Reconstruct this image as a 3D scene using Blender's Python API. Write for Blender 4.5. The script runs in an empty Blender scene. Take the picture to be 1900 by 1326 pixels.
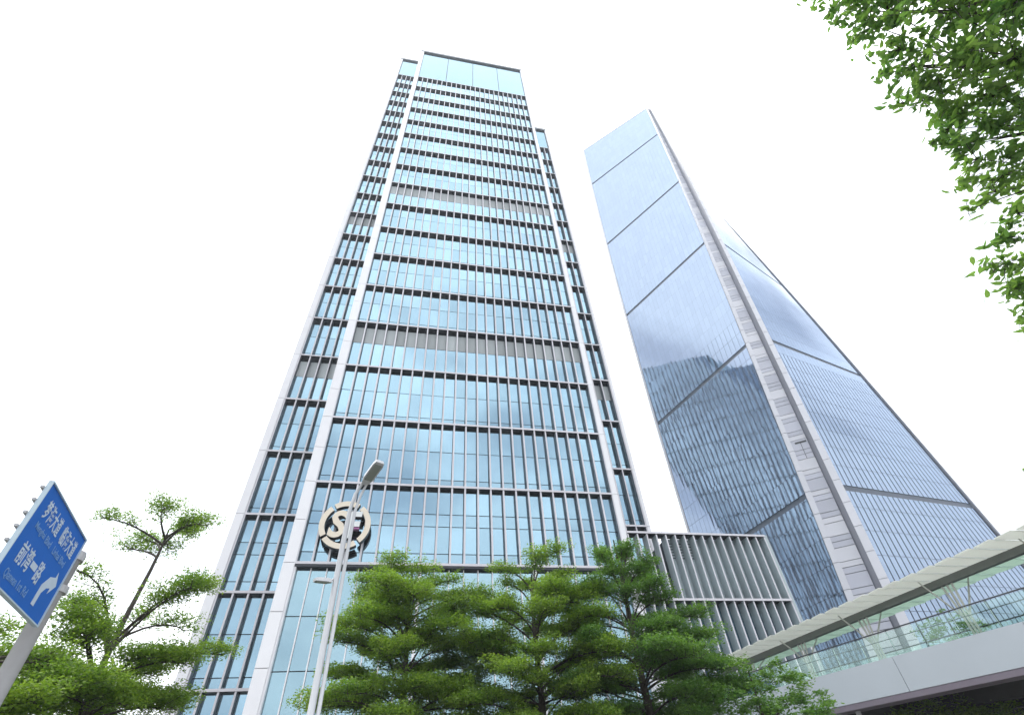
import bpy, bmesh, math, random
import numpy as np
from mathutils import Vector, Matrix
R = math.radians
random.seed(4)
rng = np.random.default_rng(7)
S = bpy.context.scene
COL = S.collection

# ------------------------------------------------------------------ camera
FPX = 894.5
cd = bpy.data.cameras.new('camera'); cam = bpy.data.objects.new('camera', cd); COL.objects.link(cam)
cd.sensor_width = 36.0; cd.lens = FPX / 1900 * 36.0; cd.clip_start = 0.05; cd.clip_end = 5000
AX = np.array([[0.981424, 0.08863553, 0.170149], [-0.18372546, 0.68959294, 0.70050449], [-0.05524396, -0.71875262, 0.69306766]])
m = Matrix.Identity(4)
for i in range(3):
    m[i][0] = AX[i][0]; m[i][1] = -AX[i][1]; m[i][2] = -AX[i][2]; m[i][3] = (0, 0, 1.6)[i]
cam.matrix_world = m
S.camera = cam
S.cycles.diffuse_bounces = 6; S.cycles.transmission_bounces = 8; S.cycles.max_bounces = 14; S.cycles.transparent_max_bounces = 12
CAM = Vector((0, 0, 1.6))

# ------------------------------------------------------------------ sky, sun, exposure
SUN_AZ, SUN_EL = R(-55), R(66)         # azimuth clockwise from +Y
w = bpy.data.worlds.new('World'); S.world = w; w.use_nodes = True
nt = w.node_tree; nt.nodes.clear()
def N(nt, t, **k):
    n = nt.nodes.new(t)
    for a, b in k.items():
        if a.startswith('i_'):
            n.inputs[a[2:].replace('_', ' ')].default_value = b
        else: setattr(n, a, b)
    return n
sky = N(nt, 'ShaderNodeTexSky', sky_type='NISHITA', sun_disc=False, sun_elevation=SUN_EL, sun_rotation=SUN_AZ, air_density=1.0, dust_density=2.0)
tc = N(nt, 'ShaderNodeTexCoord')
mp = N(nt, 'ShaderNodeMapping'); mp.inputs['Scale'].default_value = (1, 1, 2.2)
nz = N(nt, 'ShaderNodeTexNoise', i_Scale=2.3, i_Detail=5.0, i_Roughness=0.5)
rp = N(nt, 'ShaderNodeValToRGB')
rp.color_ramp.elements[0].position = 0.34; rp.color_ramp.elements[0].color = (0.42, 0.42, 0.42, 1)
rp.color_ramp.elements[1].position = 0.50; rp.color_ramp.elements[1].color = (1, 1, 1, 1)
mx = N(nt, 'ShaderNodeMix', data_type='RGBA')
L = nt.links.new
sx = N(nt, 'ShaderNodeSeparateXYZ'); L(tc.outputs['Generated'], sx.inputs[0])
cl_ = N(nt, 'ShaderNodeClamp'); L(sx.outputs['Z'], cl_.inputs['Value'])
ov = N(nt, 'ShaderNodeMath', operation='MULTIPLY_ADD'); L(cl_.outputs[0], ov.inputs[0]); ov.inputs[1].default_value = 0.6; ov.inputs[2].default_value = 1.0   # an overcast sky is brighter overhead, all round
oc = N(nt, 'ShaderNodeVectorMath', operation='SCALE'); oc.inputs[0].default_value = (9.6, 9.9, 10.2); L(ov.outputs[0], oc.inputs['Scale']); L(oc.outputs[0], mx.inputs['B'])
bg = N(nt, 'ShaderNodeBackground', i_Strength=0.12)
wo = N(nt, 'ShaderNodeOutputWorld')
L = nt.links.new
L(tc.outputs['Generated'], mp.inputs['Vector']); L(mp.outputs['Vector'], nz.inputs['Vector'])
L(nz.outputs['Fac'], rp.inputs['Fac']); L(rp.outputs['Color'], mx.inputs['Factor'])
L(sky.outputs['Color'], mx.inputs['A']); L(mx.outputs['Result'], bg.inputs['Color']); L(bg.outputs['Background'], wo.inputs['Surface'])
sd = bpy.data.lights.new('sun', 'SUN'); sun = bpy.data.objects.new('sun', sd); COL.objects.link(sun)
sd.energy = 1.5; sd.angle = R(12); sd.color = (1.0, 0.96, 0.9)
sv = Vector((math.sin(SUN_AZ) * math.cos(SUN_EL), math.cos(SUN_AZ) * math.cos(SUN_EL), math.sin(SUN_EL)))
sun.rotation_euler = sv.to_track_quat('Z', 'Y').to_euler()
S.view_settings.view_transform = 'Standard'; S.view_settings.look = 'None'
S.view_settings.exposure = 0.7; S.view_settings.gamma = 1.0; S.view_settings.use_curve_mapping = False

# ------------------------------------------------------------------ materials
def mat(name, col, rough=0.5, metal=0.0, var=0.0, obj_var=0.0, noise=0.0, nscale=3.0, bump=0.0, bscale=1.0, spec=0.5, edge=(0.80, 0.90, 0.96)):
    M = bpy.data.materials.new(name); M.use_nodes = True
    nt = M.node_tree; p = nt.nodes['Principled BSDF']; L = nt.links.new
    p.inputs['Roughness'].default_value = rough; p.inputs['Metallic'].default_value = metal
    p.inputs['Specular IOR Level'].default_value = spec
    p.inputs['Base Color'].default_value = (*col, 1)
    if metal: p.inputs['Specular Tint'].default_value = (*edge, 1)
    geo = N(nt, 'ShaderNodeNewGeometry')
    fac = None
    def add(a, b):
        if a is None: return b
        n = N(nt, 'ShaderNodeMath', operation='ADD'); L(a, n.inputs[0]); L(b, n.inputs[1]); return n.outputs[0]
    def scaled(sock, amt):
        n = N(nt, 'ShaderNodeMath', operation='MULTIPLY_ADD'); L(sock, n.inputs[0]); n.inputs[1].default_value = 2 * amt; n.inputs[2].default_value = -amt; return n.outputs[0]
    if var: fac = add(fac, scaled(geo.outputs['Random Per Island'], var))
    if obj_var:
        oi = N(nt, 'ShaderNodeObjectInfo'); fac = add(fac, scaled(oi.outputs['Random'], obj_var))
    if noise:
        t = N(nt, 'ShaderNodeNewGeometry')
        nn = N(nt, 'ShaderNodeTexNoise', i_Scale=nscale, i_Detail=6.0, i_Roughness=0.6); L(t.outputs['Position'], nn.inputs['Vector'])
        fac = add(fac, scaled(nn.outputs['Fac'], noise))
    if fac is not None:
        a = N(nt, 'ShaderNodeMath', operation='ADD'); a.inputs[1].default_value = 1.0; L(fac, a.inputs[0])
        v = N(nt, 'ShaderNodeVectorMath', operation='SCALE'); v.inputs[0].default_value = col; L(a.outputs[0], v.inputs['Scale'])
        L(v.outputs[0], p.inputs['Base Color'])
    if bump:
        t = N(nt, 'ShaderNodeNewGeometry')
        nn = N(nt, 'ShaderNodeTexNoise', i_Scale=bscale, i_Detail=2.0); L(t.outputs['Position'], nn.inputs['Vector'])
        b = N(nt, 'ShaderNodeBump', i_Strength=bump, i_Distance=0.1); L(nn.outputs['Fac'], b.inputs['Height']); L(b.outputs['Normal'], p.inputs['Normal'])
    return M
def leafmat(name, c0, c1, trans=0.35):
    M = bpy.data.materials.new(name); M.use_nodes = True
    nt = M.node_tree; nt.nodes.clear(); L = nt.links.new
    geo = N(nt, 'ShaderNodeNewGeometry')
    nz = N(nt, 'ShaderNodeTexNoise', i_Scale=0.9, i_Detail=2.0); L(geo.outputs['Position'], nz.inputs['Vector'])
    a = N(nt, 'ShaderNodeMath', operation='MULTIPLY_ADD'); L(geo.outputs['Random Per Island'], a.inputs[0]); a.inputs[1].default_value = 0.5
    L(nz.outputs['Fac'], a.inputs[2])
    b = N(nt, 'ShaderNodeMapRange'); b.inputs['From Min'].default_value = 0.3; b.inputs['From Max'].default_value = 1.2; L(a.outputs[0], b.inputs['Value'])
    mx = N(nt, 'ShaderNodeMix', data_type='RGBA'); mx.inputs['A'].default_value = (*c0, 1); mx.inputs['B'].default_value = (*c1, 1); L(b.outputs['Result'], mx.inputs['Factor'])
    d = N(nt, 'ShaderNodeBsdfPrincipled', i_Roughness=0.45); d.inputs['Specular IOR Level'].default_value = 0.35
    t = N(nt, 'ShaderNodeBsdfTranslucent')
    br = N(nt, 'ShaderNodeVectorMath', operation='MULTIPLY'); br.inputs[1].default_value = (1.25, 1.35, 0.6); L(mx.outputs['Result'], br.inputs[0])
    L(mx.outputs['Result'], d.inputs['Base Color']); L(br.outputs[0], t.inputs['Color'])
    ms = N(nt, 'ShaderNodeMixShader'); ms.inputs[0].default_value = trans
    o = N(nt, 'ShaderNodeOutputMaterial')
    L(d.outputs[0], ms.inputs[1]); L(t.outputs[0], ms.inputs[2]); L(ms.outputs[0], o.inputs['Surface'])
    return M
def clearglass(name, tint, gl=0.25):
    M = bpy.data.materials.new(name); M.use_nodes = True
    nt = M.node_tree; nt.nodes.clear(); L = nt.links.new
    t = N(nt, 'ShaderNodeBsdfTransparent'); t.inputs['Color'].default_value = (*tint, 1)
    g = N(nt, 'ShaderNodeBsdfGlossy'); g.inputs['Color'].default_value = (0.75, 0.9, 0.85, 1); g.inputs['Roughness'].default_value = 0.05
    fr = N(nt, 'ShaderNodeFresnel', i_IOR=1.5)
    a = N(nt, 'ShaderNodeMath', operation='ADD'); a.inputs[1].default_value = gl; L(fr.outputs[0], a.inputs[0])
    ms = N(nt, 'ShaderNodeMixShader'); L(a.outputs[0], ms.inputs[0]); o = N(nt, 'ShaderNodeOutputMaterial')
    L(t.outputs[0], ms.inputs[1]); L(g.outputs[0], ms.inputs[2]); L(ms.outputs[0], o.inputs['Surface'])
    return M
M_GLASS = mat('blue_coated_glass', (0.225, 0.335, 0.405), 0.04, 1.0, var=0.10, obj_var=0.10, noise=0.14, nscale=0.06, bump=0.012, bscale=0.35)
M_GLASS_LOW = mat('pale_lobby_glass', (0.225, 0.33, 0.38), 0.05, 1.0, var=0.05, obj_var=0.07, bump=0.02, bscale=0.3)
M_CROWN = mat('crown_glass', (0.17, 0.25, 0.30), 0.06, 1.0, obj_var=0.05, edge=(0.76, 0.86, 0.91))
M_FLANK = mat('flank_glass', (0.62, 0.72, 0.76), 0.06, 1.0, var=0.12)
M_BACK = mat('dark_joint', (0.022, 0.032, 0.043), 0.5, 0.0)
M_WHITE = mat('white_aluminium', (0.67, 0.665, 0.69), 0.35, 0.0, obj_var=0.03, noise=0.05, nscale=0.6)
M_FIN = mat('lavender_grey_aluminium', (0.53, 0.515, 0.55), 0.35, 0.0, obj_var=0.05, noise=0.06, nscale=0.5)
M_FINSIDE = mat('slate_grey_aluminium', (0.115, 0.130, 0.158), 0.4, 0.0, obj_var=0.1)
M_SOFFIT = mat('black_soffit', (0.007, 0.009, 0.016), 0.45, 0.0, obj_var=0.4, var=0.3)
M_LOUVRE = mat('grey_green_louvre', (0.33, 0.36, 0.37), 0.5, 0.0, obj_var=0.25, var=0.25)
M_ANNEX = mat('warm_grey_panel', (0.33, 0.385, 0.41), 0.5, 0.0, obj_var=0.10, noise=0.08, nscale=0.4)
M_COPING = mat('coping_grey', (0.115, 0.130, 0.144), 0.4, 0.0)
M_TGL = mat('periwinkle_coated_glass', (0.24, 0.292, 0.375), 0.03, 1.0, var=0.03, obj_var=0.03, bump=0.004, bscale=0.25, edge=(0.72, 0.78, 0.88))
M_TWHITE = mat('pale_lavender_cladding', (0.576, 0.576, 0.619), 0.4, 0.0, obj_var=0.03)
M_TPANEL = mat('lavender_grey_cladding', (0.446, 0.454, 0.518), 0.4, 0.0, obj_var=0.10)
M_TGREY = mat('dull_grey_cladding', (0.194, 0.202, 0.238), 0.5, 0.0, obj_var=0.05)
M_TJOINT = mat('tower_joint', (0.058, 0.079, 0.115), 0.5, 0.0)
M_CREAM = mat('cream_enamel', (0.619, 0.547, 0.446), 0.35)
M_BLACK = mat('black_return', (0.011, 0.011, 0.014), 0.4)
M_LETTER = mat('pale_letter', (0.590, 0.605, 0.605), 0.35)
M_MAGENTA = mat('plum_letter', (0.34, 0.10, 0.27), 0.4)
M_POLE = mat('galvanised_white_paint', (0.446, 0.454, 0.475), 0.4, 0.0, noise=0.12, nscale=1.5)
M_POLEGREY = mat('pale_grey_pole_paint', (0.360, 0.360, 0.374), 0.45, 0.0, noise=0.15, nscale=2.0)
M_LENS = mat('lamp_lens', (0.216, 0.238, 0.223), 0.25)
M_SIGN = mat('blue_reflective_sheet', (0.010, 0.105, 0.43), 0.55, 0.0, noise=0.12, nscale=1.2, spec=0.3)
M_SIGNW = mat('white_reflective_sheet', (0.446, 0.518, 0.612), 0.4, noise=0.1, nscale=6)
M_SIGNS = mat('faint_small_lettering', (0.115, 0.238, 0.490), 0.4)
M_RIM = mat('sign_rim', (0.396, 0.490, 0.562), 0.4)
M_BARK = mat('grey_brown_bark', (0.054, 0.045, 0.037), 0.85, 0.0, noise=0.4, nscale=8, bump=0.5, bscale=15)
M_LEAF = leafmat('bright_green_leaf', (0.068, 0.155, 0.026), (0.24, 0.335, 0.055), 0.48)
M_LEAFD = leafmat('deep_green_leaf', (0.046, 0.128, 0.036), (0.16, 0.27, 0.06), 0.46)
M_LEAFN = leafmat('near_green_leaf', (0.065, 0.16, 0.06), (0.21, 0.32, 0.10), 0.58)
M_FASCIA = mat('pale_blue_grey_girder', (0.360, 0.396, 0.432), 0.4, 0.0, noise=0.06, nscale=0.5)
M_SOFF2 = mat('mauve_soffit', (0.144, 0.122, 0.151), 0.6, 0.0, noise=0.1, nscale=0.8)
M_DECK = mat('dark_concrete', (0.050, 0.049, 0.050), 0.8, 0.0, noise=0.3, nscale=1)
def translucent(name, col, tr, f):
    M = bpy.data.materials.new(name); M.use_nodes = True
    nt = M.node_tree; nt.nodes.clear(); L = nt.links.new
    d = N(nt, 'ShaderNodeBsdfDiffuse'); d.inputs['Color'].default_value = (*col, 1)
    t = N(nt, 'ShaderNodeBsdfTranslucent'); t.inputs['Color'].default_value = (*tr, 1)
    ms = N(nt, 'ShaderNodeMixShader'); ms.inputs[0].default_value = f; o = N(nt, 'ShaderNodeOutputMaterial')
    L(d.outputs[0], ms.inputs[1]); L(t.outputs[0], ms.inputs[2]); L(ms.outputs[0], o.inputs['Surface'])
    return M
M_CANOPY = translucent('cream_frosted_panel', (0.66, 0.67, 0.64), (0.84, 0.85, 0.80), 0.55)
M_CANOPYG = translucent('pale_green_frosted_panel', (0.504, 0.576, 0.533), (0.72, 0.86, 0.76), 0.55)
M_BEAM = mat('olive_grey_beam', (0.144, 0.158, 0.144), 0.5)
M_POST = mat('cream_steel', (0.518, 0.526, 0.475), 0.4)
M_RAIL = mat('dark_rail', (0.043, 0.050, 0.058), 0.4)
M_BAL = clearglass('green_tinted_glass', (0.88, 0.945, 0.92), 0.02)
M_GROUND = mat('grey_ground', (0.115, 0.115, 0.108), 0.9, 0.0, noise=0.2, nscale=0.3)
M_PAVE = mat('paving', (0.202, 0.194, 0.180), 0.85, 0.0, noise=0.15, nscale=1)
M_ROAD = mat('asphalt', (0.036, 0.036, 0.037), 0.9, 0.0, noise=0.2, nscale=2)

# ------------------------------------------------------------------ helpers
class MB:
    def __init__(s): s.v = []; s.f = []; s.m = []
    def quad(s, a, b, c, d, mi=0):
        n = len(s.v); s.v += [tuple(a), tuple(b), tuple(c), tuple(d)]; s.f.append((n, n+1, n+2, n+3)); s.m.append(mi)
    def hexa(s, p, mi=0, mis=None):     # p: 8 points, bottom ring 0-3 then top ring 4-7
        n = len(s.v); s.v += [tuple(q) for q in p]
        F = [(3, 2, 1, 0), (4, 5, 6, 7), (0, 1, 5, 4), (1, 2, 6, 5), (2, 3, 7, 6), (3, 0, 4, 7)]
        for i, f in enumerate(F):
            s.f.append(tuple(n+k for k in f)); s.m.append(mis[i] if mis else mi)
    def box(s, x0, x1, y0, y1, z0, z1, mi=0, mis=None):   # mis order: bottom, top, front(-y), right(+x), back, left
        s.hexa([(x0, y0, z0), (x1, y0, z0), (x1, y1, z0), (x0, y1, z0), (x0, y0, z1), (x1, y0, z1), (x1, y1, z1), (x0, y1, z1)], mi, mis)
    def tube(s, pts, rad, n=8, mi=0, cap=True):
        pts = [Vector(p) for p in pts]
        if not hasattr(rad, '__len__'): rad = [rad] * len(pts)
        base = len(s.v); up = Vector((0.13, 0.31, 0.94))
        for i, p in enumerate(pts):
            t = (pts[min(i+1, len(pts)-1)] - pts[max(i-1, 0)]).normalized()
            a = t.cross(up)
            if a.length < 0.05: a = t.cross(Vector((1, 0, 0)))
            a.normalize(); b = t.cross(a)
            for k in range(n):
                th = 2 * math.pi * k / n
                s.v.append(tuple(p + (a * math.cos(th) + b * math.sin(th)) * rad[i]))
        for i in range(len(pts) - 1):
            for k in range(n):
                s.f.append((base+i*n+k, base+i*n+(k+1) % n, base+(i+1)*n+(k+1) % n, base+(i+1)*n+k)); s.m.append(mi)
        if cap:
            s.f.append(tuple(base+k for k in range(n))); s.m.append(mi)
            s.f.append(tuple(base+(len(pts)-1)*n+k for k in reversed(range(n)))); s.m.append(mi)
    def extrude(s, poly, A, U, W, NRM, d, mi=0, side=None):  # polygon in (u,w), placed A+u*U+w*W, extruded along NRM by d (front at d)
        n = len(s.v); k = len(poly); A, U, W, NRM = map(Vector, (A, U, W, NRM))
        for dd in (0, d):
            for u, w_ in poly: s.v.append(tuple(A + U*u + W*w_ + NRM*dd))
        s.f.append(tuple(n+k+i for i in range(k))); s.m.append(mi)
        s.f.append(tuple(n+i for i in reversed(range(k)))); s.m.append(side if side is not None else mi)
        for i in range(k):
            s.f.append((n+i, n+(i+1) % k, n+k+(i+1) % k, n+k+i)); s.m.append(side if side is not None else mi)
    def mesh(s, name, mats, off=(0, 0, 0), smooth=False):
        me = bpy.data.meshes.new(name)
        v = np.array(s.v, dtype=np.float64) - np.array(off)
        me.from_pydata(v.tolist(), [], s.f)
        for M in mats: me.materials.append(M)
        me.polygons.foreach_set('material_index', s.m)
        if smooth: me.polygons.foreach_set('use_smooth', [True] * len(s.f))
        me.update(); return me
def link(name, me, parent=None, loc=(0, 0, 0), **props):
    o = bpy.data.objects.new(name, me); COL.objects.link(o)
    o.location = loc
    if parent: o.parent = parent
    for k, v in props.items(): o[k] = v
    return o
def thing(name, label, cat, loc=(0, 0, 0), group=None):
    o = bpy.data.objects.new(name, None); COL.objects.link(o); o.location = loc; o.empty_display_size = 0.2
    o['label'] = label; o['category'] = cat
    if group: o['group'] = group
    return o
def part(name, mb, mats, root, smooth=False, **props):     # mesh written in world coordinates
    ms = mats if isinstance(mats, (list, tuple)) else [mats]
    loc = root.location if root else (0, 0, 0)
    if root and root.parent: loc = root['_w'] if '_w' in root else loc
    return link(name, mb.mesh(name, ms, loc, smooth), root, **props)
BOXES = {}
def boxpart(name, M, root, x0, x1, y0, y1, z0, z1, rot=None):
    key = (name, M.name, round(x1-x0, 3), round(y1-y0, 3), round(z1-z0, 3))
    if key not in BOXES:
        b = MB(); a, c, d = (x1-x0)/2, (y1-y0)/2, (z1-z0)/2; b.box(-a, a, -c, c, -d, d); BOXES[key] = b.mesh(name, [M])
    L_ = Vector(((x0+x1)/2, (y0+y1)/2, (z0+z1)/2)) - root.location
    o = link(name, BOXES[key], root, L_)
    if rot: o.rotation_euler = rot
    return o
def single(name, mb, mats, label, cat, loc, group=None, kind=None, smooth=False):
    o = link(name, mb.mesh(name, mats if isinstance(mats, list) else [mats], loc, smooth), None, loc)
    if label: o['label'] = label
    if cat: o['category'] = cat
    if group: o['group'] = group
    if kind: o['kind'] = kind
    return o

# ------------------------------------------------------------------ ground
b = MB(); b.quad((-420, -420, 0), (420, -420, 0), (420, 420, 0), (-420, 420, 0)); single('ground', b, M_GROUND, None, None, (0, 0, 0), kind='structure')
b = MB(); b.box(-300, 300, -2.5, 40, 0.0, 0.14); single('pavement', b, M_PAVE, None, None, (0, 0, 0), kind='structure')
b = MB(); b.quad((-300, -22, 0.004), (300, -22, 0.004), (300, -2.6, 0.004), (-300, -2.6, 0.004)); single('road', b, M_ROAD, None, None, (0, 0, 0), kind='structure')

# ------------------------------------------------------------------ office tower with sunshade fins
T1 = thing('office_tower', 'blue glass office tower with white corner pillars, grey fins and a round emblem', 'office tower', (5, 60, 0))
ZB = lambda k: 18.86 + 7.861 * k
GY = 46.0      # glass plane of the projecting block
SB = 7.42      # setback of the two shoulder blocks
panes = []; soffits = []; louvres = []
def facade(x0, nb, bay, yf, k0, k1, dep):
    """fins, ledges, panes of one flat front. yf = plane of the fin fronts; glass dep behind."""
    yg = yf + dep
    zt = ZB(k1)
    for i in range(nb + 1):
        x = x0 + i * bay
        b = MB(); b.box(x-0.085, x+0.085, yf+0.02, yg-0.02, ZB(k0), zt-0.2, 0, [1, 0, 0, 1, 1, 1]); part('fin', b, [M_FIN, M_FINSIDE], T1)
    for k in range(k0, k1 + 1):
        z = ZB(k)
        b = MB(); b.box(x0-0.085, x0+nb*bay+0.085, yf-0.03, yf+0.015, z-0.10, z+0.12); part('ledge', b, M_FIN, T1)
        for i in range(nb):
            xa, xb = x0+i*bay+0.09, x0+(i+1)*bay-0.09
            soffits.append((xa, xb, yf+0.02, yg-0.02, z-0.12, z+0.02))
    for k in range(k0, k1):
        z0, z1 = ZB(k), ZB(k+1)
        fr = [0, .15, .485, .645, 1] if k == 0 else [0, .13, .56, 1]
        if k in (3, 8): fr = [0, .56, .92, 1]
        for j in range(len(fr)-1):
            za, zb = z0 + (z1-z0)*fr[j], z0 + (z1-z0)*fr[j+1]
            for i in range(nb):
                xa, xb = x0+i*bay+0.11, x0+(i+1)*bay-0.11
                q = (xa, xb, yg, yg+0.06, za+0.04, zb-0.04)
                if k in (3, 8) and j == 1: louvres.append(q)
                else: panes.append(q)
# main block
X0, X1 = -10.75, 21.55
PL, PR = 1.0, 0.62
bay = (X1-X0-PL-PR)/23
facade(X0+PL, 23, bay, 45.0, 0, 17, 0.55)
# below the first ledge: tall lobby panes with slim white mullions
for i in range(24):
    x = X0+PL+i*bay; big = i % 8 == 0
    b = MB(); wd = 0.14 if big else 0.045; b.box(x-wd, x+wd, 45.1 if big else 45.4, 45.54, 0.2, ZB(0)-0.14); part('mullion', b, M_WHITE, T1)
for j, (za, zb) in enumerate([(14.73, ZB(0)-0.3), (10.86, 14.73), (7.0, 10.86), (3.2, 7.0), (0.3, 3.2)]):
    for i in range(23):
        panes.append((X0+PL+i*bay+0.06, X0+PL+(i+1)*bay-0.06, 45.56, 45.62, za+0.04, zb-0.04))
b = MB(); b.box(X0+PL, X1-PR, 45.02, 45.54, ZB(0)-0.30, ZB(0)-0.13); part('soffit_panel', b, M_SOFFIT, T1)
# shoulders
bayL = 1.363
LX0 = -18.55
facade(LX0+0.95, 5, bayL, 45.0+SB, -2, 20, 0.7)
RX1 = 28.45
facade(RX1-0.5-4*bayL, 4, bayL, 45.0+SB, -2, 15, 0.7)
# backing walls and bulk
TOPM, TOPL, TOPR = 178.3, 193.8, 150.9
b = MB()
b.box(X0+0.12, X1-0.12, 45.68, 60, 0, TOPM-1.3)
b.box(LX0+0.12, -2.0, 45.84+SB, 72, 0, TOPL-1.3)
b.box(-2.0, RX1-0.12, 45.84+SB, 62, 0, TOPR-1.3)
part('wall', b, M_BACK, T1)
b = MB(); b.box(-2.0, RX1-0.12, 62.01, 90, 0, 116); b.box(-2.0, RX1-0.12, 90.01, 121, 0, 124.5); part('rear_wall', b, M_CROWN, T1)
# corner pillars clad in white panels, one panel per half band
def pillar(x0, x1, y0, y1, ztop, step, zoff=0.0):
    z = 0.2
    zs = [0.2]
    zz = ZB(0) - 3*7.861 + zoff
    while zz < ztop - 0.5:
        if zz > 1.5: zs.append(zz)
        zz += step
    zs.append(ztop)
    for za, zb in zip(zs[:-1], zs[1:]):
        boxpart('pillar_panel', M_WHITE, T1, x0, x1, y0, y1, za+0.025, zb-0.025)
pillar(X0, X0+PL-0.02, 44.97, 46.3, TOPM-1.2, 7.861/2)
pillar(X1-PR+0.02, X1, 44.97, 46.3, TOPM-1.2, 7.861)
pillar(LX0, LX0+0.85, 44.97+SB, 46.3+SB, TOPL-1.2, 7.861)
pillar(RX1-0.42, RX1, 44.97+SB, 46.3+SB, TOPR-1.2, 7.861)
pillar(X1-0.10, X1+0.0, 46.34, 53, TOPM-1.2, 7.861)
# crowns
for (xa, xb, yg, z0, zt, n) in ((X0+PL, X1-PR, 45.35, ZB(17)+0.25, TOPM-1.25, 4), (LX0+0.95, -2.0, 45.35+SB, ZB(20)+0.25, TOPL-1.25, 2), (X1+0.2, RX1-0.5, 45.35+SB, ZB(15)+0.25, TOPR-1.25, 1)):
    for i in range(n):
        w_ = (xb-xa)/n
        boxpart('crown_panel', M_CROWN, T1, xa+i*w_+0.09, xa+(i+1)*w_-0.09, yg, yg+0.1, z0, zt)
b = MB(); b.box(X0-0.05, X1+0.05, 44.9, 46.09, TOPM-1.2, TOPM); part('coping', b, M_COPING, T1)
b = MB(); b.box(LX0-0.05, -2.0, 44.9+SB, 46.09+SB, TOPL-1.2, TOPL); part('coping', b, M_COPING, T1)
b = MB(); b.box(X1+0.2, RX1+0.05, 44.9+SB, 46.09+SB, TOPR-1.2, TOPR); part('coping', b, M_COPING, T1)
b = MB(); b.box(X0+0.2, X1-0.2, 45.46, 46.0, ZB(17)+0.2, TOPM-1.25); b.box(LX0+0.2, -2.0, 45.46+SB, 46.0+SB, ZB(20)+.2, TOPL-1.25); b.box(X1+0.2, RX1-0.2, 45.46+SB, 46.0+SB, ZB(15)+.2, TOPR-1.25)
part('crown_backing', b, M_BACK, T1)
# right flank of the tower (seen mirrored in the twisted tower)
b = MB(); g = MB(); l = MB()
nf = 46; fy = (120.9-54.6)/nf
for i in range(nf+1):
    y = 54.6 + i*fy; zt = 150 if y < 62 else (116 if y < 90 else 124.5)
    b.box(RX1, RX1+0.35, y-0.09, y+0.09, 3, zt)
    if i < nf:
        for k in range(-2, 17):
            z0, z1 = ZB(k), ZB(k+1)
            if z1 > zt-6: break
            for za, zb in ((.03, .54), (.54, 1.0)):
                g.box(RX1-0.06, RX1+0.02, y+0.11, y+fy-0.11, z0+(z1-z0)*za+.04, z0+(z1-z0)*zb-.04)
        g.box(RX1-0.06, RX1+0.02, y+0.11, y+fy-0.11, z0+.1, zt-.2)
part('fin', b, M_FIN, T1, kind='stuff'); part('pane', g, M_FLANK, T1, kind='stuff')

def rank(q):
    c = Vector(((q[0]+q[1])/2, q[2], (q[4]+q[5])/2)); d = c - CAM
    if c.z < 8.2: return 0
    return (q[1]-q[0])*(q[5]-q[4])*abs(d.y)/d.length**3
def rank_h(q):
    c = Vector(((q[0]+q[1])/2, q[2], q[4])); d = c - CAM
    return (q[1]-q[0])*(q[3]-q[2])*abs(d.z)/d.length**3
def emit(name, L_, M, rk, jit=0.0):
    L_.sort(key=rk, reverse=True)
    for q in L_[:290]:
        boxpart(name, M(q), T1, *q, rot=(random.gauss(0, jit), 0, random.gauss(0, jit)) if jit else None)
    if len(L_) > 290:
        groups = {}
        for q in L_[290:]: groups.setdefault(M(q).name, (M(q), []))[1].append(q)
        for mm, qs in groups.values():
            b = MB()
            for q in qs:
                n = len(b.v); b.box(*q)
                if jit:
                    ax, az = random.gauss(0, jit), random.gauss(0, jit); cx, cz = (q[0]+q[1])/2, (q[4]+q[5])/2
                    for i in range(n, len(b.v)):
                        x, y, z = b.v[i]; b.v[i] = (x, y + (x-cx)*az - (z-cz)*ax, z)
            part(name, b, mm, T1, kind='stuff')
emit('pane', panes, lambda q: M_GLASS_LOW if q[5] < ZB(0) and q[2] < 50 else M_GLASS, rank, 0.0035)
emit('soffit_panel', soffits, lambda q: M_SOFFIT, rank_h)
emit('louvre_panel', louvres, lambda q: M_LOUVRE, rank)

# ------------------------------------------------------------------ letter emblem on the tower
EM = thing('wall_emblem', 'round cream ring emblem with two big letters fixed over the fins of the office tower', 'emblem', (-6.15, 44.9, 22.1))
ec = Vector((-6.15, 44.9, 22.1)); UX = (1, 0, 0); UZ = (0, 0, 1); NF = (0, -1, 0)
def arc(a0, a1, r0, r1, n=14):
    P = [(r1*math.cos(R(a0+(a1-a0)*i/n)), r1*math.sin(R(a0+(a1-a0)*i/n))) for i in range(n+1)]
    P += [(r0*math.cos(R(a1-(a1-a0)*i/n)), r0*math.sin(R(a1-(a1-a0)*i/n))) for i in range(n+1)]
    return P
for a0, a1 in ((62, 124), (132, 212), (219, 304), (313, 413)):
    b = MB(); b.extrude(arc(a0, a1, 1.78, 2.27), ec, UX, UZ, NF, 0.60, 0, 1); part('ring_segment', b, [M_CREAM, M_BLACK], EM)
def textmesh(txt, size, ext, bold=0.0, shear=0.0):
    c = bpy.data.curves.new('lettering', 'FONT'); c.body = txt; c.size = size; c.extrude = ext; c.offset = bold; c.shear = shear
    c.align_x = 'CENTER'; c.align_y = 'CENTER'; c.resolution_u = 3
    o = bpy.data.objects.new('lettering', c); COL.objects.link(o)
    dg = bpy.context.evaluated_depsgraph_get(); dg.update()
    me = bpy.data.meshes.new_from_object(o.evaluated_get(dg)); bpy.data.objects.remove(o); bpy.data.curves.remove(c)
    return me
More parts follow.
